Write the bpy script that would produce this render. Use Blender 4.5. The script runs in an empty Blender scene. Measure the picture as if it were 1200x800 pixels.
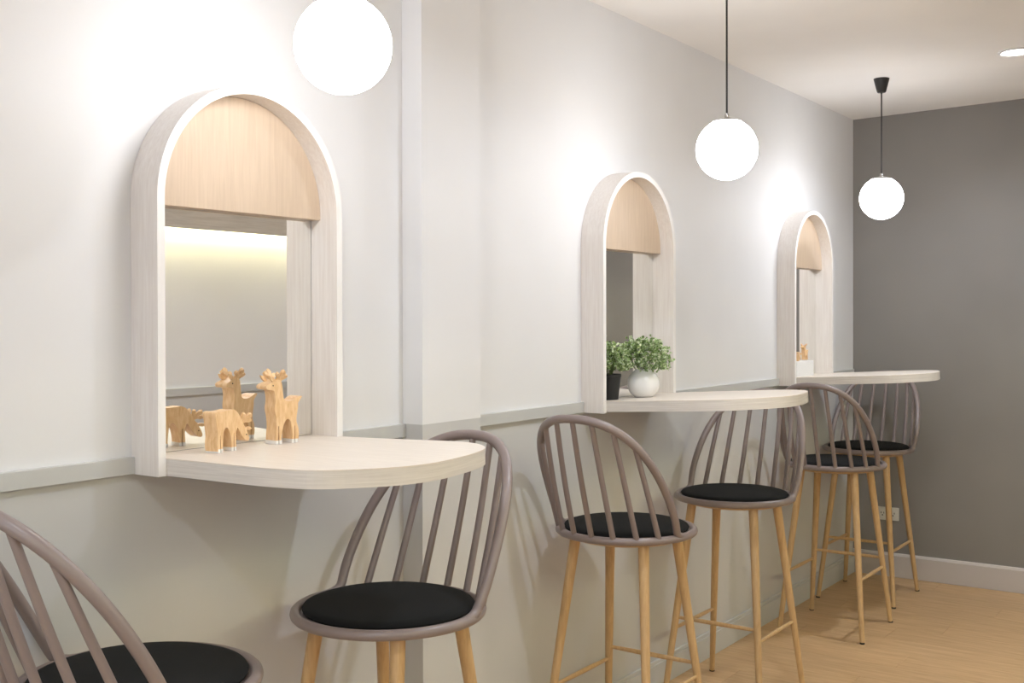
import bpy, bmesh, math, random
from mathutils import Vector, Matrix
random.seed(7)
scene = bpy.context.scene
COL = scene.collection
PI = math.pi

# ------------------------------------------------------------------ camera
cam_d = bpy.data.cameras.new('camera'); cam = bpy.data.objects.new('camera', cam_d); COL.objects.link(cam)
Fv = Vector((0.81879, 0.57404, -0.00737)); Rv = Vector((0.57404, -0.81882, -0.00220)); Uv = Rv.cross(Fv).normalized()
Rv = Fv.cross(Uv).normalized()
m = Matrix((Rv, Uv, -Fv)).transposed().to_4x4(); m.translation = Vector((0, -1.8967, 1.3562))
cam.matrix_world = m
cam_d.sensor_width = 36.0; cam_d.lens = 36.0 * 1296.6 / 1200.0; cam_d.shift_y = -18.28 / 1200.0
cam_d.clip_start = 0.02
scene.camera = cam

# ------------------------------------------------------------------ world, exposure
world = bpy.data.worlds.new('world'); scene.world = world; world.use_nodes = True
world.node_tree.nodes['Background'].inputs[0].default_value = (1, .97, .94, 1)
world.node_tree.nodes['Background'].inputs[1].default_value = 0.3
scene.view_settings.view_transform = 'Standard'; scene.view_settings.look = 'None'
scene.view_settings.gamma = 1.0; scene.view_settings.use_curve_mapping = False
scene.view_settings.exposure = 0.28
GLOBE_POWER = 18.5
DOWN_POWER = 8.5
STRIP_POWER = 28.0
DAY_POWER = 17.0

# ------------------------------------------------------------------ room numbers
L = 5.8725; H = 2.4048; ZT = 1.08; TT = 0.0348; ZB = ZT - TT
YR = -2.45          # opposite wall
XN = -2.2           # wall behind the camera
STATION = [1.6344, 3.3580, 5.0558]

# ------------------------------------------------------------------ materials
def new_mat(name, color, rough=0.5, metal=0.0):
    mt = bpy.data.materials.new(name); mt.use_nodes = True
    b = mt.node_tree.nodes['Principled BSDF']
    b.inputs['Base Color'].default_value = (*color, 1); b.inputs['Roughness'].default_value = rough
    b.inputs['Metallic'].default_value = metal
    return mt
def nd(mt, t, **kw):
    n = mt.node_tree.nodes.new(t)
    for k, v in kw.items(): setattr(n, k, v)
    return n
def link(mt, a, b): mt.node_tree.links.new(a, b)
def paint(name, color, rough=0.6, var=0.03, bump=0.05, scale=90):
    mt = new_mat(name, color, rough); b = mt.node_tree.nodes['Principled BSDF']
    tc = nd(mt, 'ShaderNodeTexCoord')
    n = nd(mt, 'ShaderNodeTexNoise'); n.inputs['Scale'].default_value = scale; n.inputs['Detail'].default_value = 3
    link(mt, tc.outputs['Object'], n.inputs['Vector'])
    bp = nd(mt, 'ShaderNodeBump'); bp.inputs['Strength'].default_value = bump; bp.inputs['Distance'].default_value = 0.002
    link(mt, n.outputs['Fac'], bp.inputs['Height']); link(mt, bp.outputs['Normal'], b.inputs['Normal'])
    n2 = nd(mt, 'ShaderNodeTexNoise'); n2.inputs['Scale'].default_value = 2.2; n2.inputs['Detail'].default_value = 2
    link(mt, tc.outputs['Object'], n2.inputs['Vector'])
    r = nd(mt, 'ShaderNodeValToRGB'); r.color_ramp.elements[0].position = .3; r.color_ramp.elements[1].position = .7
    r.color_ramp.elements[0].color = (*[c * (1 - var) for c in color], 1)
    r.color_ramp.elements[1].color = (*[min(1, c * (1 + var)) for c in color], 1)
    link(mt, n2.outputs['Fac'], r.inputs['Fac']); link(mt, r.outputs['Color'], b.inputs['Base Color'])
    return mt
def wood(name, dark, light, rough=0.45, stretch=(1, 1, 12), scale=30, lo=.35, hi=.65, island=0.0, bump=0.08):
    """grain: noise squeezed along the stretched axis (bigger number = finer across that axis)"""
    mt = new_mat(name, light, rough); b = mt.node_tree.nodes['Principled BSDF']
    tc = nd(mt, 'ShaderNodeTexCoord'); mp = nd(mt, 'ShaderNodeMapping'); mp.inputs['Scale'].default_value = stretch
    oi = nd(mt, 'ShaderNodeObjectInfo')
    ad = nd(mt, 'ShaderNodeVectorMath', operation='ADD'); ml = nd(mt, 'ShaderNodeMath', operation='MULTIPLY')
    ml.inputs[1].default_value = 37.0; link(mt, oi.outputs['Random'], ml.inputs[0])
    link(mt, tc.outputs['Object'], ad.inputs[0]); link(mt, ml.outputs[0], ad.inputs[1]); link(mt, ad.outputs[0], mp.inputs['Vector'])
    n = nd(mt, 'ShaderNodeTexNoise'); n.inputs['Scale'].default_value = scale; n.inputs['Detail'].default_value = 5
    n.inputs['Roughness'].default_value = .6; n.inputs['Distortion'].default_value = .4
    link(mt, mp.outputs[0], n.inputs['Vector'])
    r = nd(mt, 'ShaderNodeValToRGB'); r.color_ramp.elements[0].position = lo; r.color_ramp.elements[1].position = hi
    r.color_ramp.elements[0].color = (*dark, 1); r.color_ramp.elements[1].color = (*light, 1)
    link(mt, n.outputs['Fac'], r.inputs['Fac'])
    out = r.outputs['Color']
    if island:
        hs = nd(mt, 'ShaderNodeHueSaturation'); mr = nd(mt, 'ShaderNodeMapRange')
        mr.inputs['To Min'].default_value = 1 - island; mr.inputs['To Max'].default_value = 1 + island
        link(mt, oi.outputs['Random'], mr.inputs['Value']); link(mt, mr.outputs[0], hs.inputs['Value'])
        link(mt, out, hs.inputs['Color']); out = hs.outputs['Color']
    link(mt, out, b.inputs['Base Color'])
    bp = nd(mt, 'ShaderNodeBump'); bp.inputs['Strength'].default_value = bump; bp.inputs['Distance'].default_value = 0.001
    link(mt, n.outputs['Fac'], bp.inputs['Height']); link(mt, bp.outputs['Normal'], b.inputs['Normal'])
    return mt
def glow(name, color, strength):
    mt = bpy.data.materials.new(name); mt.use_nodes = True; nt = mt.node_tree; nt.nodes.clear()
    e = nt.nodes.new('ShaderNodeEmission'); o = nt.nodes.new('ShaderNodeOutputMaterial')
    e.inputs[0].default_value = (*color, 1); e.inputs[1].default_value = strength
    nt.links.new(e.outputs[0], o.inputs[0]); return mt

M = {}
M['white'] = paint('white_wall_paint', (.78, .775, .775))
M['sage'] = paint('sage_wall_paint', (.56, .555, .545), .5, .04)
M['rail'] = paint('sage_rail_paint', (.54, .54, .525), .45, .02)
M['ceil'] = paint('ceiling_paint', (.86, .83, .79), .8)
M['grey'] = paint('grey_wall_paint', (.222, .205, .187), .6, .05)
M['skirt'] = paint('pale_skirting_paint', (.50, .455, .43), .45, .02)
M['skirt_cap'] = paint('skirting_cap_paint', (.68, .65, .64), .4, .02)
M['lam'] = wood('whitewashed_laminate', (.72, .66, .61), (.81, .765, .72), .42, (9, 9, .45), 16, .3, .7, bump=.05)
M['lam_top'] = wood('whitewashed_tabletop', (.70, .62, .53), (.77, .69, .60), .38, (9, .6, 9), 14, .3, .7, bump=.04)
M['lam_edge'] = wood('whitewashed_table_edge', (.60, .55, .50), (.74, .69, .635), .42, (.6, .6, 24), 12, .3, .7, bump=.04)
M['panel'] = wood('warm_light_wood', (.57, .44, .32), (.645, .51, .38), .42, (9, 3, .5), 16, .3, .7, bump=.05)
M['edge'] = wood('white_edge_band', (.84, .81, .77), (.88, .85, .82), .4, (4, 4, 1), 10, bump=.02)
M['plastic'] = paint('mauve_brown_plastic', (.235, .185, .172), .38, .04, .03, 200)
M['plastic'].node_tree.nodes['Principled BSDF'].inputs['Coat Weight'].default_value = .15
M['fabric'] = paint('black_seat_fabric', (.006, .006, .006), .9, .12, .6, 900)
M['fabric'].node_tree.nodes['Principled BSDF'].inputs['Specular IOR Level'].default_value = .2
M['fabric'].node_tree.nodes['Principled BSDF'].inputs['Sheen Weight'].default_value = .02
M['oak'] = wood('light_oak_leg', (.47, .295, .135), (.59, .395, .20), .38, (10, 10, .9), 12, .3, .7, island=.05)
M['floor'] = wood('oak_floor_plank', (.46, .285, .14), (.60, .40, .22), .42, (9, .8, 9), 7, .32, .7, island=.045, bump=.1)
M['gap'] = new_mat('plank_joint_brown', (.34, .19, .09), .8)  # plain brown of the floor base, seen in the narrow plank joints
M['valance'] = wood('beige_valance_board', (.56, .50, .42), (.66, .60, .52), .5, (.6, 9, 9), 10)
M['gasket'] = new_mat('dark_mirror_backing', (.08, .075, .07), .6)
M['mirror'] = new_mat('mirror_silver', (.90, .90, .88), 0.0, 1.0)
M['rubber'] = new_mat('dark_rubber', (.03, .025, .02), .6)
M['black'] = paint('black_plastic', (.025, .022, .02), .4, .02)
M['cord'] = new_mat('black_cord', (.03, .027, .025), .6)
M['steel'] = new_mat('brushed_steel', (.55, .53, .5), .35, 1.0)
M['globe'] = glow('lit_opal_glass', (.975, .985, 1.02), GLOBE_POWER)
M['led'] = glow('lit_diffuser', (1.0, .97, .93), 30.0)
M['strip'] = glow('warm_strip_light', (1.0, .99, .62), STRIP_POWER)
M['deer'] = wood('varnished_pine', (.70, .42, .19), (.88, .62, .36), .4, (5, 5, 1.2), 30, .3, .7, bump=.05)
M['deer_tip'] = new_mat('pale_painted_hoof', (.80, .77, .74), .5)
M['eye'] = new_mat('burnt_eye_dot', (.06, .03, .015), .7)
M['pot'] = paint('glazed_white_ceramic', (.88, .86, .84), .25, .02, .01)
M['blackpot'] = paint('matt_black_pot', (.010, .010, .010), .55, .05)
M['soil'] = paint('dark_moss', (.05, .045, .025), .9, .3, .5, 60)
M['stem'] = new_mat('plant_stem', (.10, .15, .04), .6)
M['box'] = paint('white_block_paint', (.80, .79, .77), .5, .01)
M['outlet'] = new_mat('ivory_plastic', (.62, .60, .53), .35)
M['slot'] = new_mat('socket_slot', (.02, .02, .02), .6)
# leaf: green with paler margins
lf = new_mat('leaf_green', (.2, .32, .1), .5); b = lf.node_tree.nodes['Principled BSDF']
at = nd(lf, 'ShaderNodeAttribute', attribute_name='tint'); r = nd(lf, 'ShaderNodeValToRGB')
r.color_ramp.elements[0].color = (.12, .20, .05, 1); r.color_ramp.elements[1].color = (.80, .84, .62, 1)
e_ = r.color_ramp.elements.new(.5); e_.color = (.33, .46, .17, 1)
link(lf, at.outputs['Fac'], r.inputs['Fac']); link(lf, r.outputs['Color'], b.inputs['Base Color'])
M['leaf'] = lf

# ------------------------------------------------------------------ mesh helpers
def obj(name, bm, mat, parent=None, smooth=False, bevel=0.0, kind=None):
    me = bpy.data.meshes.new(name); bmesh.ops.recalc_face_normals(bm, faces=bm.faces); bm.to_mesh(me); bm.free()
    mats = mat if isinstance(mat, (list, tuple)) else [mat]
    for mt in mats: me.materials.append(M[mt])
    if smooth:
        for p in me.polygons: p.use_smooth = True
        me.set_sharp_from_angle(angle=math.radians(38))
    o = bpy.data.objects.new(name, me); COL.objects.link(o)
    if parent is not None: o.parent = parent
    if bevel:
        md = o.modifiers.new('bevel', 'BEVEL'); md.width = bevel; md.segments = 2; md.limit_method = 'ANGLE'
    if kind: o['kind'] = kind
    return o
def tag(o, label=None, cat=None, group=None, kind=None):
    if label: o['label'] = label
    if cat: o['category'] = cat
    if group: o['group'] = group
    if kind: o['kind'] = kind
    return o
def empty(name, loc, rz=0.0):
    o = bpy.data.objects.new(name, None); COL.objects.link(o); o.location = loc; o.rotation_euler = (0, 0, rz)
    o.empty_display_size = .05; return o
def box(bm, x0, x1, y0, y1, z0, z1, mi=0):
    v = [bm.verts.new((x, y, z)) for x in (x0, x1) for y in (y0, y1) for z in (z0, z1)]
    fs = []
    for f in ((0, 1, 3, 2), (4, 6, 7, 5), (0, 4, 5, 1), (2, 3, 7, 6), (0, 2, 6, 4), (1, 5, 7, 3)):
        fc = bm.faces.new([v[i] for i in f]); fc.material_index = mi; fs.append(fc)
    return fs
def catmull(pts, n=8, closed=False):
    out = []; P = [Vector(p) for p in pts]; N = len(P)
    rng = range(N) if closed else range(N - 1)
    for i in rng:
        if closed: a, b_, c, d = P[i - 1], P[i], P[(i + 1) % N], P[(i + 2) % N]
        else: a, b_, c, d = P[max(i - 1, 0)], P[i], P[i + 1], P[min(i + 2, N - 1)]
        for k in range(n):
            t = k / n
            out.append(.5 * ((2 * b_) + (c - a) * t + (2 * a - 5 * b_ + 4 * c - d) * t * t + (3 * b_ - a - 3 * c + d) * t ** 3))
    if not closed: out.append(P[-1])
    return out
def tube(bm, pts, rad, seg=12, closed=False, caps=True, squash=1.0, mi=0):
    pts = [Vector(p) for p in pts]; N = len(pts)
    rf = rad if callable(rad) else (lambda t: rad)
    T = []
    for i in range(N):
        if closed: t = pts[(i + 1) % N] - pts[i - 1]
        else: t = pts[min(i + 1, N - 1)] - pts[max(i - 1, 0)]
        T.append(t.normalized())
    ref = Vector((0, 0, 1)) if abs(T[0].z) < .9 else Vector((1, 0, 0))
    n = (ref - T[0] * ref.dot(T[0])).normalized(); rings = []
    for i in range(N):
        if closed: n = (ref - T[i] * ref.dot(T[i])).normalized()
        else: n = (n - T[i] * n.dot(T[i])).normalized()
        bb = T[i].cross(n); r = rf(i / (N - 1))
        rings.append([bm.verts.new(pts[i] + n * math.cos(a) * r * squash + bb * math.sin(a) * r)
                      for a in [2 * PI * k / seg for k in range(seg)]])
    for i in range(N if closed else N - 1):
        A, B = rings[i], rings[(i + 1) % N]
        for k in range(seg):
            f = bm.faces.new((A[k], A[(k + 1) % seg], B[(k + 1) % seg], B[k])); f.material_index = mi
    if caps and not closed:
        bm.faces.new(rings[0][::-1]).material_index = mi; bm.faces.new(rings[-1]).material_index = mi
def lathe(bm, prof, seg=32, c=(0, 0, 0), mi=0):
    rings = []
    for r, z in prof:
        if r < 1e-6: rings.append([bm.verts.new((c[0], c[1], c[2] + z))])
        else: rings.append([bm.verts.new((c[0] + r * math.cos(2 * PI * k / seg), c[1] + r * math.sin(2 * PI * k / seg), c[2] + z)) for k in range(seg)])
    for A, B in zip(rings[:-1], rings[1:]):
        for k in range(seg):
            a, b_ = A[k % len(A)], A[(k + 1) % len(A)]; c_, d = B[(k + 1) % len(B)], B[k % len(B)]
            vs = [v for i, v in enumerate((a, b_, c_, d)) if v not in (a, b_, c_, d)[:i]]
            if len(vs) > 2:
                f = bm.faces.new(vs); f.material_index = mi
    return rings
def prism(bm, poly, z0, z1, mi=0):
    A = [bm.verts.new((x, y, z0)) for x, y in poly]; B = [bm.verts.new((x, y, z1)) for x, y in poly]; n = len(poly)
    bm.faces.new(A[::-1]).material_index = mi; bm.faces.new(B).material_index = mi
    for i in range(n): bm.faces.new((A[i], A[(i + 1) % n], B[(i + 1) % n], B[i])).material_index = mi
def prism_xz(bm, poly, y0, y1, mi=0):
    A = [bm.verts.new((x, y0, z)) for x, z in poly]; B = [bm.verts.new((x, y1, z)) for x, z in poly]; n = len(poly)
    bm.faces.new(A[::-1]).material_index = mi; bm.faces.new(B).material_index = mi
    for i in range(n): bm.faces.new((A[i], A[(i + 1) % n], B[(i + 1) % n], B[i])).material_index = mi
def clone(root):
    c = root.copy(); COL.objects.link(c)
    for ch in list(root.children):
        d = ch.copy(); COL.objects.link(d); d.parent = c
        for g in list(ch.children):
            e = g.copy(); COL.objects.link(e); e.parent = d
    return c

# ------------------------------------------------------------------ the setting
def struct(name, bm, mat, parent=None, **k):
    o = obj(name, bm, mat, parent, **k)
    if parent is None: o['kind'] = 'structure'
    return o
bm = bmesh.new(); box(bm, XN - .1, L + .1, 0, .12, 0, ZB, 1); box(bm, XN - .1, L + .1, 0, .12, ZB, H, 0)
o = struct('wall_left', bm, ['white', 'sage']); o['label'] = 'long wall, warm white above the rail and sage grey below'
bm = bmesh.new(); box(bm, XN - .1, L + .1, YR - .12, YR, 0, .985, 1); box(bm, XN - .1, L + .1, YR - .12, YR, .985, H + .06, 0)
o = struct('wall_right', bm, ['white', 'sage']); o['label'] = 'opposite wall seen only in the mirrors'
bm = bmesh.new(); box(bm, L, L + .12, YR, 0, 0, H + .06); o = struct('wall_back', bm, 'grey'); o['label'] = 'dark warm grey end wall'
WY0, WY1, WZ0, WZ1 = -2.15, -.35, .75, 2.15
bm = bmesh.new()
box(bm, XN - .12, XN, YR, WY0, 0, H + .06); box(bm, XN - .12, XN, WY1, 0, 0, H + .06); box(bm, XN - .12, XN, WY0, WY1, 0, WZ0); box(bm, XN - .12, XN, WY0, WY1, WZ1, H + .06)
struct('wall_front', bm, 'white')
bm = bmesh.new()
for a in (WY0, (WY0 + WY1) / 2 - .02, WY1 - .04): box(bm, XN - .08, XN - .04, a, a + .04, WZ0, WZ1)
for z_ in (WZ0, WZ1 - .04): box(bm, XN - .079, XN - .041, WY0 + .04, WY1 - .04, z_, z_ + .04)
win = struct('window_1', bm, 'skirt_cap'); win['label'] = 'window behind the camera'
ld = bpy.data.lights.new('daylight', 'AREA'); ld.shape = 'RECTANGLE'; ld.size = WY1 - WY0; ld.size_y = WZ1 - WZ0; ld.energy = DAY_POWER; ld.color = (.80, .92, 1.12)
lo = bpy.data.objects.new('daylight', ld); COL.objects.link(lo); lo.location = (XN - .10, (WY0 + WY1) / 2, (WZ0 + WZ1) / 2); lo.rotation_euler = (PI / 2, 0, -PI / 2)
CSL = .02
def ceil_z(y): return H - CSL * y
bm = bmesh.new(); box(bm, XN - .12, L + .12, YR - .12, .12, H, H + .1)
for v in bm.verts: v.co.z -= CSL * v.co.y
o = struct('ceiling', bm, 'ceil'); o['label'] = 'plain warm white ceiling'
# floor: planks running across the room, away from the long wall
bm = bmesh.new(); box(bm, XN - .12, L + .12, YR - .12, .12, -.10, -.006); floor = struct('floor', bm, 'gap'); floor['label'] = 'light oak plank floor'
pw = .19; k = 0; x = L; g = .0006
PC = {}
while x > XN + .01:
    x0 = max(XN, x - pw); off = random.uniform(-1.1, 0); y = 0.0; first = True
    while y > YR + .001:
        ln = (1.2 + off) if first else 1.2; first = False
        if ln < .15: ln += 1.2
        y0 = max(YR, y - ln)
        key = (round(x - x0, 3), round(y - y0, 3))
        if key not in PC:
            bm = bmesh.new(); box(bm, -(x - x0) + g, -g, -(y - y0) + g, -g, -.006, 0)
            p = obj('plank', bm, 'floor', floor, bevel=0); PC[key] = p.data
        else:
            p = bpy.data.objects.new('plank', PC[key]); COL.objects.link(p); p.parent = floor
        p.location = (x, y, 0); y = y0
    x = x0
# column on the long wall (boxed-out pier)
CX0, CX1, CD = 2.206, 2.458, .0665
bm = bmesh.new(); box(bm, CX0, CX1, -CD, -.0005, 0, ZT, 1); box(bm, CX0, CX1, -CD, -.0005, ZT, H, 0)
o = struct('trim_1', bm, ['white', 'sage']); o['label'] = 'shallow boxed pier projecting from the long wall'
def rail(name, x0, x1, lab):
    bm = bmesh.new(); box(bm, x0, x1, -.012, 0, ZB, ZT); o = struct(name, bm, 'rail', bevel=.0015); o['label'] = lab
rail('trim_2', XN, STATION[0] - .2586, 'sage dado rail left of the first arch')
rail('trim_3', STATION[0] + .2586, CX0, 'short sage dado rail between first arch and pier')
rail('trim_4', CX1, STATION[1] - .2586, 'sage dado rail between pier and second arch')
rail('trim_5', STATION[1] + .2586, STATION[2] - .2586, 'sage dado rail between second and third arch')
rail('trim_6', STATION[2] + .2586, L - .014, 'short sage dado rail beside the grey end wall')
bm = bmesh.new(); box(bm, XN, L, YR, YR + .012, .985, 1.022); struct('trim_7', bm, 'rail')['label'] = 'sage dado rail on the opposite wall'
def skirting(name, x0, x1, y0, y1, axis, mats, lab):
    bm = bmesh.new()
    top = .102 if axis == 'x' else .124; lip = top - .014
    box(bm, x0, x1, y0, y1, 0, lip, 0)
    if axis == 'x': box(bm, x0, x1, y0 + .003, y1, lip, top, 1)
    else: box(bm, x0 + .003, x1, y0, y1, lip, top, 1)
    struct(name, bm, mats, bevel=.002)['label'] = lab
skirting('baseboard_left', CX1, L - .0145, -.013, -.0002, 'x', ['rail', 'rail'], 'sage skirting along the long wall')
skirting('baseboard_left', XN, CX0, -.013, -.0002, 'x', ['rail', 'rail'], 'sage skirting on the near stretch of the long wall')
skirting('baseboard_back', L - .014, L - .0002, YR, 0, 'y', ['skirt', 'skirt_cap'], 'pale grey skirting under the grey end wall')
# light valance on the opposite wall (its glow shows in the first mirror)
bm = bmesh.new(); box(bm, XN, L - .01, YR + .001, YR + .1395, 1.84, 1.86); box(bm, XN, L - .01, YR + .14, YR + .16, 1.775, 1.96)
val = obj('light_valance', bm, 'valance'); tag(val, 'long beige light valance on the opposite wall, mirrored in the nearest arch', 'light')
bm = bmesh.new(); box(bm, XN + .1, L - .1, YR + .008, YR + .030, 1.800, 1.815); obj('light_strip', bm, 'strip', val)

# ------------------------------------------------------------------ arches, mirrors, tables
W2 = .2585; AD = .0848; AT = .018; ZTOP = 1.8526; ZP = 1.5863; YP = .033
ZS = ZTOP - W2
def arch_path(hw, n=40):
    return [(-hw, ZB)] + [(-hw * math.cos(PI * k / n), ZS + hw * math.sin(PI * k / n)) for k in range(n + 1)] + [(hw, ZB)]
def strip_band(bm, outer, inner, y0, y1):
    V = {}
    for nm, path in (('o', outer), ('i', inner)):
        for yy in (y0, y1): V[nm, yy] = [bm.verts.new((x, yy, z)) for x, z in path]
    n = len(outer)
    for i in range(n - 1):
        bm.faces.new((V['o', y0][i], V['o', y0][i + 1], V['i', y0][i + 1], V['i', y0][i])).material_index = 1
        bm.faces.new((V['o', y1][i], V['o', y1][i + 1], V['i', y1][i + 1], V['i', y1][i])).material_index = 0
        bm.faces.new((V['o', y0][i], V['o', y0][i + 1], V['o', y1][i + 1], V['o', y1][i])).material_index = 0
        bm.faces.new((V['i', y0][i], V['i', y0][i + 1], V['i', y1][i + 1], V['i', y1][i])).material_index = 0
    for i in (0, n - 1): bm.faces.new((V['o', y0][i], V['i', y0][i], V['i', y1][i], V['o', y1][i])).material_index = 0
def arch(x, lab):
    t = empty('arched_mirror_frame', (x, 0, ZB))
    tag(t, lab, 'mirror', 'arched mirror frames on the long wall')
    bm = bmesh.new(); strip_band(bm, [(a, z - ZB) for a, z in arch_path(W2)], [(a, z - ZB) for a, z in arch_path(W2 - AT)], -AD, -.0004)
    obj('frame_band', bm, ['lam', 'edge'], t, smooth=True)
    hw = W2 - AT - .0003
    bm = bmesh.new(); poly = [(-hw, ZP - ZB), (hw, ZP - ZB)]
    dz = ZS - ZB
    poly += [(hw * math.cos(PI * k / 40), dz + hw * math.sin(PI * k / 40)) for k in range(41)]
    prism_xz(bm, poly, -YP, -.0022); obj('arch_panel', bm, 'panel', t, bevel=.001)
    bm = bmesh.new(); box(bm, -hw + .0015, hw - .0015, -.0018, -.0009, ZT - ZB + .001, ZP - ZB - .0005)
    obj('mirror_glass', bm, 'mirror', t)['label'] = 'clear mirror pane'
    bm = bmesh.new(); box(bm, -hw, hw, -.0008, -.0002, ZT - ZB + .0005, ZP - ZB - .0003); obj('mirror_backing', bm, 'gasket', t)
    return t
arch(STATION[0], 'tall whitewashed arched mirror frame nearest the camera, behind two wooden deer')
arch(STATION[1], 'middle whitewashed arched mirror frame behind the potted plants')
arch(STATION[2], 'farthest small whitewashed arched mirror frame beside the grey end wall')
TO1 = [(-.237, -.0855), (-.232, -.19), (-.228, -.30), (-.218, -.385), (-.187, -.462), (-.09, -.538), (.0, -.562), (.10, -.552), (.195, -.528),
       (.262, -.497), (.307, -.445), (.322, -.385), (.305, -.31), (.270, -.18), (.254, -.0855)]
def table(x, lab, sc=(1, 1), tilt=0.0):
    pts = [(a * (sc[0] if a > 0 else 1), b_ * sc[1] if b_ < -.1 else b_) for a, b_ in TO1]
    cur = [(p.x, p.y) for p in catmull([(a, b_, 0) for a, b_ in pts], 6)]
    poly = [(W2 - AT - .0004, -AD), (W2 - AT - .0004, -.001), (-(W2 - AT - .0004), -.001)] + [(-(W2 - AT - .0004), -AD)] + cur
    t = empty('wall_table', (x, 0, ZB)); tag(t, lab, 'table', 'rounded wall tables under the arches')
    bm = bmesh.new(); prism(bm, poly, TT - .0022, TT); obj('table_top', bm, 'lam_top', t, bevel=.0004)
    bm = bmesh.new(); prism(bm, poly, 0, TT - .0023); obj('table_edge', bm, 'lam_edge', t)
    t.rotation_euler.x = -tilt
    return t
TILT = math.radians(2.8)
def top_z(y): return ZT + math.tan(TILT) * abs(y)
table(STATION[0], 'big rounded whitewashed wall table nearest the camera, holding two wooden deer')
table(STATION[1], 'middle rounded whitewashed wall table holding the potted plants', (1.14, 1.12), TILT)
table(STATION[2], 'farthest rounded whitewashed wall table with a white block on it', (1.14, 1.12), TILT)

# ------------------------------------------------------------------ bar stools
SZ = .715; RB = .2035
def hoop_pt(psi):
    phm, Ht, p, q, Lb, Lr = 1.316, .357, 2.434, 1.139, .065, .034
    u = min(1.0, abs(psi / phm)); h = Ht * max(0.0, 1 - u ** p) ** (1 / q); t = h / Ht
    r = RB + Lr * t + .008 * min(1, t * 6)
    return Vector((r * math.cos(psi) + Lb * t, r * math.sin(psi), SZ + h))
def leg_xy(sx, sy, z):
    a = .105 + (.200 - .105) * (.69 - z) / .69; b_ = .116 + (.180 - .116) * (.69 - z) / .69
    return Vector((sx * a, sy * b_, z))
def make_stool():
    """backrest towards local +X"""
    t = empty('bar_stool', (0, 0, 0))
    # seat ring with a shallow pan
    bm = bmesh.new()
    ring = [(RB * math.cos(2 * PI * k / 72), RB * math.sin(2 * PI * k / 72), SZ) for k in range(72)]
    tube(bm, ring, .0118, 12, closed=True)
    lathe(bm, [(0, SZ - .012), (.16, SZ - .012), (RB - .003, SZ - .008), (RB - .003, SZ + .002), (0, SZ + .002)], 48)
    obj('seat_ring', bm, 'plastic', t, smooth=True)
    bm = bmesh.new()
    prof = [(0, .0025), (.178, .0025), (.187, .006), (.1895, .011), (.186, .016), (.172, .0205), (.13, .0235), (.07, .025), (0, .0255)]
    lathe(bm, [(r, z + SZ) for r, z in prof], 64); obj('seat_cushion', bm, 'fabric', t, smooth=True)
    # hoop, flowing into the ring towards the front
    N = 72; pts = []
    for k in range(N + 1):
        s = math.sin((k / N * 2 - 1) * PI / 2); pts.append(hoop_pt(1.316 * s))
    pre = [Vector((RB * math.cos(a), RB * math.sin(a), SZ + .001)) for a in (-1.62, -1.52, -1.42)]
    post = [Vector((v.x, -v.y, v.z)) for v in pre[::-1]]
    allp = pre + pts[2:-2] + post
    # even respacing + smoothing
    for _ in range(3): allp = [allp[0]] + [(allp[i - 1] + allp[i] * 2 + allp[i + 1]) / 4 for i in range(1, len(allp) - 1)] + [allp[-1]]
    bm = bmesh.new(); tube(bm, allp, lambda u: .0098 + .0028 * math.sin(PI * u) ** .5, 12)
    obj('back_hoop', bm, 'plastic', t, smooth=True)
    for i in range(7):
        ph = (i - 3) / 4 * 1.316
        a = Vector((RB * math.cos(ph), RB * math.sin(ph), SZ + .002)); b_ = hoop_pt(ph * .722)
        mid = (a + b_) / 2 + Vector((math.cos(ph), math.sin(ph), 0)) * .004
        bm = bmesh.new(); cp = catmull([a, mid, b_], 6)
        tube(bm, cp, lambda u: .0088 - .0008 * u, 10); obj('spindle', bm, 'plastic', t, smooth=True)
    # wooden underframe
    bm = bmesh.new()
    lathe(bm, [(0, .690), (.160, .690), (.172, .695), (.175, .7025), (0, .7025)], 40)
    obj('underframe', bm, 'oak', t, smooth=True)
    for (sx, sy) in ((1, 1), (1, -1), (-1, 1), (-1, -1)):
        bm = bmesh.new(); P = [leg_xy(sx, sy, z) for z in (.693, .55, .35, .15, .006)]
        tube(bm, P, lambda u: .0165 - .0065 * u, 14); lg = obj('leg', bm, 'oak', t, smooth=True)
        bm = bmesh.new(); f = leg_xy(sx, sy, 0); lathe(bm, [(0, 0), (.010, 0), (.0105, .004), (.0098, .0075), (0, .0075)], 14, (f.x, f.y, 0))
        obj('foot_cap', bm, 'rubber', lg)
    def rung(a, b_):
        bm = bmesh.new(); tube(bm, [a.lerp(b_, k / 6) for k in range(7)], lambda u: .0055 + .0022 * math.sin(PI * u), 10)
        obj('stretcher', bm, 'oak', t, smooth=True)
    rung(leg_xy(-1, 1, .292), leg_xy(-1, -1, .292))
    rung(leg_xy(1, 1, .252), leg_xy(-1, 1, .252)); rung(leg_xy(1, -1, .252), leg_xy(-1, -1, .252))
    return t
proto = make_stool()
STOOLS = [(1.218, -.236, PI - .12, 'bar stool in the lower left corner, cropped by the frame, back towards the camera'),
          (1.836, -.277, 0, 'bar stool tucked under the nearest table, black cushion facing the viewer'),
          (2.948, -.252, PI, 'bar stool in the middle, left of the plant table, back towards the camera'),
          (3.708, -.271, 0, 'bar stool under the right end of the plant table'),
          (4.782, -.275, PI, 'bar stool left of the farthest table, overlapping the last stool'),
          (5.425, -.219, 0, 'last bar stool against the grey end wall, beside the socket')]
for i, (x, y, rz, lab) in enumerate(STOOLS):
    o = proto if i == 0 else clone(proto)
    o.location = (x, y, 0); o.rotation_euler.z = rz
    tag(o, lab, 'stool', 'mauve spindle-back bar stools with oak legs')

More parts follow.
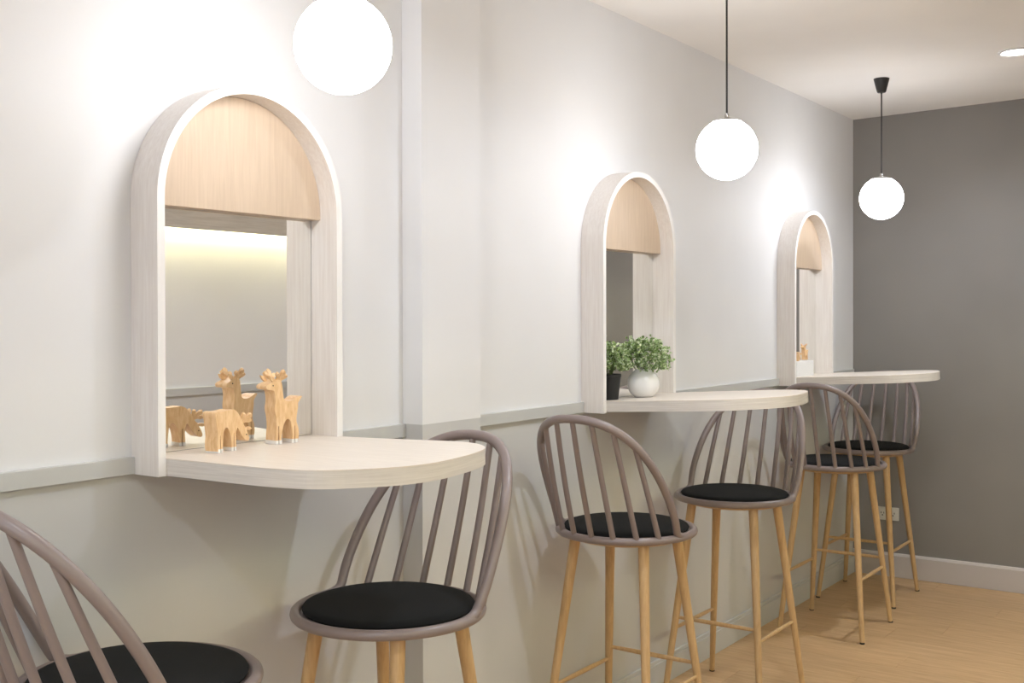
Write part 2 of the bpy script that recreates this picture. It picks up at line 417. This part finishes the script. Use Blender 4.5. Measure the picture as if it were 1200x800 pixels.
# ------------------------------------------------------------------ pendant globes
GR = .0938
def pendant(x, y, z, lab, full=True):
    CZ = ceil_z(y); t = empty('globe_pendant_light', (x, y, CZ)); tag(t, lab, 'lamp', 'white globe pendant lights')
    dz = z - CZ
    bm = bmesh.new(); lathe(bm, [(0, -.062), (.017, -.062), (.020, -.058), (.034, -.002), (.034, -.0005), (0, -.0005)], 28); obj('ceiling_cup', bm, 'black', t, smooth=True)
    bm = bmesh.new(); tube(bm, [(0, 0, -.06), (0, 0, dz + GR + .012)], .0032, 8); obj('cord', bm, 'cord', t, smooth=True)
    bm = bmesh.new(); bmesh.ops.create_uvsphere(bm, u_segments=48, v_segments=32, radius=GR); bmesh.ops.translate(bm, verts=bm.verts, vec=(0, 0, dz))
    obj('glass_globe', bm, 'globe', t, smooth=True)
    bm = bmesh.new()
    prof = [(.046, dz + math.sqrt((GR + .002) ** 2 - .046 ** 2)), (.03, dz + math.sqrt((GR + .002) ** 2 - .03 ** 2)), (.008, dz + GR + .004), (.006, dz + GR + .016), (0, dz + GR + .016)]
    lathe(bm, prof, 28); obj('metal_cap', bm, 'steel', t, smooth=True)
pendant(1.561, -.407, 1.881, 'big lit white globe cropped by the top edge, above the nearest table')
pendant(3.163, -.486, 1.871, 'lit white globe on a black cord in the middle, above the plant table')
pendant(4.970, -.418, 1.883, 'smallest lit white globe on a black cord in front of the grey wall corner')

# ------------------------------------------------------------------ recessed downlights
def downlight(x, y, lab):
    t = empty('ceiling_downlight', (x, y, ceil_z(y))); t.rotation_euler.x = -math.atan(CSL); tag(t, lab, 'light', 'round ceiling downlights')
    bm = bmesh.new(); lathe(bm, [(.052, -.0005), (.066, -.0005), (.066, -.004), (.056, -.007), (.052, -.004), (.052, -.0005)], 36); obj('trim_ring', bm, 'box', t, smooth=True)
    bm = bmesh.new(); lathe(bm, [(0, -.0008), (.051, -.0008), (.051, -.003), (0, -.003)], 36); obj('diffuser', bm, 'led', t)
    ld = bpy.data.lights.new('downlight_beam', 'AREA'); ld.shape = 'DISK'; ld.size = .10; ld.energy = DOWN_POWER; ld.color = (.88, .975, 1.14); ld.spread = math.radians(150)
    lo = bpy.data.objects.new('downlight_beam', ld); COL.objects.link(lo); lo.parent = t; lo.location = (0, 0, -.010)
downlight(4.824, -.996, 'bright round downlight in the ceiling at the right edge')
downlight(2.45, -1.15, 'round downlight in the ceiling over the middle of the room, outside the photograph')
downlight(.10, -1.15, 'round downlight in the ceiling above the lower left stool, outside the photograph')
downlight(-1.5, -1.15, 'round downlight in the ceiling near the window, outside the photograph')

# ------------------------------------------------------------------ wall socket
t = empty('wall_socket', (L, -.185, .3265)); tag(t, 'ivory double wall socket low on the grey end wall behind the last stool', 'socket')
bm = bmesh.new(); box(bm, -.008, -.0004, -.056, .056, -.034, .034); obj('face_plate', bm, 'outlet', t, bevel=.002)
for yy in (-.027, .027):
    bm = bmesh.new(); box(bm, -.0095, -.0082, yy - .017, yy + .017, -.02, .02); s = obj('socket_insert', bm, 'outlet', t, bevel=.001)
    for (a, zz, w_, h_) in ((-.007, .004, .0017, .0045), (.007, .004, .0017, .0045), (0, -.008, .003, .003)):
        bm = bmesh.new(); box(bm, -.0101, -.0096, yy + a - w_, yy + a + w_, zz - h_, zz + h_); obj('slot', bm, 'slot', s)

# ------------------------------------------------------------------ wooden deer
def chain(*secs):
    """smoothed runs joined by straight ones"""
    out = []
    for kind, pts in secs:
        out += [(p.x, max(0, p.y)) for p in catmull([(a, b_, 0) for a, b_ in pts], 4)] if kind == 's' else list(pts)
    return out
FRONT_SLIT = ('l', [(22, 0), (16.2, 0), (15.8, 38), (14.0, 38), (13.2, 0), (7.0, 0)])
REAR_SLIT = ('l', [(-20, 0), (-26.0, 0), (-26.9, 36), (-28.7, 36), (-28.6, 0), (-34.5, 0)])
ARCH = ('s', [(7.5, .4), (7, 18), (3, 36), (-4, 49), (-11, 51), (-17, 44), (-19, 30), (-20.5, 14), (-20, .4)])
STAND = chain(('s', [(-34.5, .4), (-38, 14), (-37, 30), (-32, 44), (-33, 58), (-36, 74), (-37, 84), (-46, 95), (-44, 98), (-34, 95), (-24, 90), (-10, 88), (0, 92), (3, 104),
         (5, 120), (8, 131), (16, 135), (27, 131), (43, 125), (46, 120), (42, 115), (28, 113), (24, 104), (23, 90), (25, 74), (22, 58), (20, 38), (22, 18), (22, .4)]), FRONT_SLIT, ARCH, REAR_SLIT)
GRAZE = chain(('s', [(-34.5, .4), (-38, 16), (-36, 34), (-38, 52), (-41, 68), (-44, 82), (-38, 87), (-20, 86), (0, 87), (12, 88), (24, 83), (34, 72), (46, 54),
         (56, 40), (64, 24), (62, 17), (54, 18), (44, 26), (34, 38), (27, 48), (23, 42), (21, 30), (22, 14), (22, .4)]), FRONT_SLIT, ARCH, REAR_SLIT)
def deer(name, pose, loc, rz, sc, lab, grp='carved wooden deer on the nearest table'):
    t = empty(name, loc, rz); tag(t, lab, 'figurine', grp); s = .001 * sc; hw = 17.0
    poly = STAND if pose == 'stand' else GRAZE
    bm = bmesh.new(); prism_xz(bm, [(a * s, b_ * s) for a, b_ in poly], -hw * s, hw * s)
    obj('body', bm, ['deer'], t, smooth=True, bevel=.0008)
    for xa, xb in ((-35.3, -28.5), (-26.2, -19.8), (6.8, 13.4), (16.1, 22.4)):
        bm = bmesh.new(); box(bm, xa * s, xb * s, (-hw - .3) * s, (hw + .3) * s, 0, 8 * s); obj('hoof', bm, 'deer_tip', t)
    hx, hz, ang = (12, 131, 6) if pose == 'stand' else (42, 58, -40)
    ca, sa = math.cos(math.radians(ang)), math.sin(math.radians(ang))
    ant = [(-4, -4), (-7, 6), (-13, 12), (-15, 18), (-10, 21), (-5, 17), (-5, 26), (0, 31), (5, 26), (3, 16), (8, 22), (14, 22), (13, 14), (6, 8), (5, -3)]
    ap = [(p.x, p.y) for p in catmull([(a, b_, 0) for a, b_ in ant], 3, closed=True)]
    for yy in (-1, 1):
        bm = bmesh.new(); prism_xz(bm, [((hx + a * ca - b_ * sa) * s, (hz + a * sa + b_ * ca) * s) for a, b_ in ap], -3.5 * s, 3.5 * s)
        bmesh.ops.rotate(bm, verts=bm.verts, cent=(hx * s, 0, hz * s), matrix=Matrix.Rotation(math.radians(-40 * yy), 3, Vector((ca, 0, sa))))
        bmesh.ops.translate(bm, verts=bm.verts, vec=(0, yy * 9 * s, 0))
        obj('antler', bm, 'deer', t, smooth=True, bevel=.0007)
        ear = [(0, 0), (3, 6), (10, 11), (19, 12), (14, 4), (4, -2)]
        ex, ez = (21, 130) if pose == 'stand' else (52, 45)
        bm = bmesh.new(); prism_xz(bm, [((ex + a * ca - b_ * sa) * s, (ez + a * sa + b_ * ca) * s) for a, b_ in ear], -3 * s, 3 * s)
        bmesh.ops.translate(bm, verts=bm.verts, vec=(0, yy * (hw - 3) * s, 0)); obj('ear', bm, 'deer', t, bevel=.0006)
        ex, ez = (29, 123) if pose == 'stand' else (55, 31)
        bm = bmesh.new(); bmesh.ops.create_uvsphere(bm, u_segments=10, v_segments=6, radius=1.5 * s); bmesh.ops.translate(bm, verts=bm.verts, vec=(ex * s, yy * hw * s, ez * s)); obj('eye', bm, 'eye', t)
    return t
deer('wooden_deer', 'stand', (1.706, -.072, ZT + .0003), PI - math.radians(5), 1.05, 'pine deer standing head up on the nearest table, facing left')
deer('wooden_deer', 'graze', (1.538, -.084, ZT + .0003), math.radians(9), .98, 'pine deer grazing with head down on the nearest table, left of the standing one')

# ------------------------------------------------------------------ white block with two small deer, third table
X3 = STATION[2]
bm = bmesh.new(); box(bm, -.075, .145, -.026, .026, 0, .070); o = obj('white_block', bm, 'box', bevel=.002); o.location = (X3 - .105, -.038, top_z(.03))
tag(o, 'plain white rectangular block on the farthest table against its mirror', 'block')
deer('wooden_deer', 'stand', (X3 - .018, -.040, top_z(.03) + .070), PI - math.radians(5), .52, 'tiny pine deer standing head up on the white block on the farthest table', 'tiny carved deer on the white block')
deer('wooden_deer', 'graze', (X3 - .105, -.040, top_z(.03) + .070), math.radians(11), .50, 'tiny pine deer grazing on the white block on the farthest table', 'tiny carved deer on the white block')

# ------------------------------------------------------------------ potted plants, second table
def foliage(t, cz, R, n, squash=.8, seed=1):
    rnd = random.Random(seed); bm = bmesh.new(); lay = bm.verts.layers.float.new('tint')
    for i in range(n):
        th = rnd.uniform(0, 2 * PI); ph = math.acos(rnd.uniform(-.55, 1)); rr = R * (rnd.uniform(.35, 1) ** .45) * rnd.choice((1, 1, 1, 1.1)) * rnd.uniform(.84, 1.08)
        d = Vector((math.sin(ph) * math.cos(th), math.sin(ph) * math.sin(th), math.cos(ph)))
        c = Vector((d.x * rr, d.y * rr, cz + d.z * rr * squash))
        c.y = min(c.y, t['ylim'] - rnd.uniform(0, .01)); c.x = min(max(c.x, t['xlo'] + rnd.uniform(0, .01)), t['xhi'] - rnd.uniform(0, .01))
        for k in range(rnd.choice((3, 4, 5))):
            ax = (d * .9 + Vector((rnd.uniform(-1, 1), rnd.uniform(-1, 1), rnd.uniform(-.6, 1)))).normalized()
            sd = ax.cross(Vector((rnd.uniform(-1, 1), rnd.uniform(-1, 1), rnd.uniform(-1, 1)))).normalized(); up = ax.cross(sd) * .25
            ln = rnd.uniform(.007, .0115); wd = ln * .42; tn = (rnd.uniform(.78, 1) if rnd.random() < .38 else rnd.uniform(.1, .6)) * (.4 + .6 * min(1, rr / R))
            pts = [(0, 0, 0), (.35, 1, .1), (.75, .75, .05), (1, 0, -.1), (.75, -.75, .05), (.35, -1, .1)]
            vs = []
            for a, b_, h_ in pts:
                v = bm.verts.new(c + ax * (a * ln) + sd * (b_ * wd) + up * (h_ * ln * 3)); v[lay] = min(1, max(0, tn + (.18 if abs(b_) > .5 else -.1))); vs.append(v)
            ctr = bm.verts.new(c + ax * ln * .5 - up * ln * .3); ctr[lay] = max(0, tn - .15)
            for a in range(6): bm.faces.new((vs[a], vs[(a + 1) % 6], ctr))
    me = bpy.data.meshes.new('foliage'); bm.to_mesh(me); bm.free(); me.materials.append(M['leaf'])
    o = bpy.data.objects.new('foliage', me); COL.objects.link(o); o.parent = t; o['kind'] = 'stuff'
    bm = bmesh.new()
    for i in range(34):
        th = rnd.uniform(0, 2 * PI); ph = rnd.uniform(.05, 1.35); rr = R * .86
        e = Vector((math.sin(ph) * math.cos(th) * rr, math.sin(ph) * math.sin(th) * rr, cz + math.cos(ph) * rr * squash))
        s0 = Vector((e.x * .12, e.y * .12, cz - R * .75)); md = (s0 + e) / 2 + Vector((0, 0, .012))
        tube(bm, catmull([s0, md, e], 3), .0009, 5)
    o = obj('stems', bm, 'stem', t, kind='stuff')
t = empty('potted_plant', (3.342, -.100, top_z(.1))); t['ylim'] = .088; t['xlo'] = -.070; t['xhi'] = .2
tag(t, 'bushy little green plant in a round white ceramic pot on the middle table', 'plant')
pr = .0550; prof = [(0, .0)]
for k in range(15):
    a = -PI / 2 + .58 + k * (PI - .58 - .36) / 14; prof.append((pr * math.cos(a), pr * .98 * math.sin(a) + .046))
top = prof[-1]; prof += [(top[0] - .004, top[1] - .001), (top[0] - .006, top[1] - .012), (0, top[1] - .012)]
bm = bmesh.new(); lathe(bm, prof, 40); obj('pot', bm, 'pot', t, smooth=True)
bm = bmesh.new(); lathe(bm, [(0, top[1] - .0118), (top[0] - .0065, top[1] - .0118), (top[0] - .008, top[1] - .006), (0, top[1] - .003)], 24); obj('soil', bm, 'soil', t)
foliage(t, .131, .092, 820, .80, 3)
t2 = empty('potted_plant', (3.200, -.050, top_z(.05))); t2['ylim'] = .038; t2['xlo'] = -.066; t2['xhi'] = .052
tag(t2, 'small green plant in a black tapered pot half hidden by the middle arch frame', 'plant')
bm = bmesh.new(); lathe(bm, [(0, 0), (.028, 0), (.037, .075), (.0385, .076), (.0385, .086), (.035, .086), (.034, .074), (0, .074)], 32); obj('pot', bm, 'blackpot', t2, smooth=True)
bm = bmesh.new(); lathe(bm, [(0, .0742), (.033, .0742), (.030, .079), (0, .081)], 24); obj('soil', bm, 'soil', t2)
foliage(t2, .130, .062, 380, .95, 5)
for q in (t, t2):
    for k in ('ylim', 'xlo', 'xhi'): del q[k]

for o in scene.objects:
    if o.type == 'LIGHT': o.hide_render = False
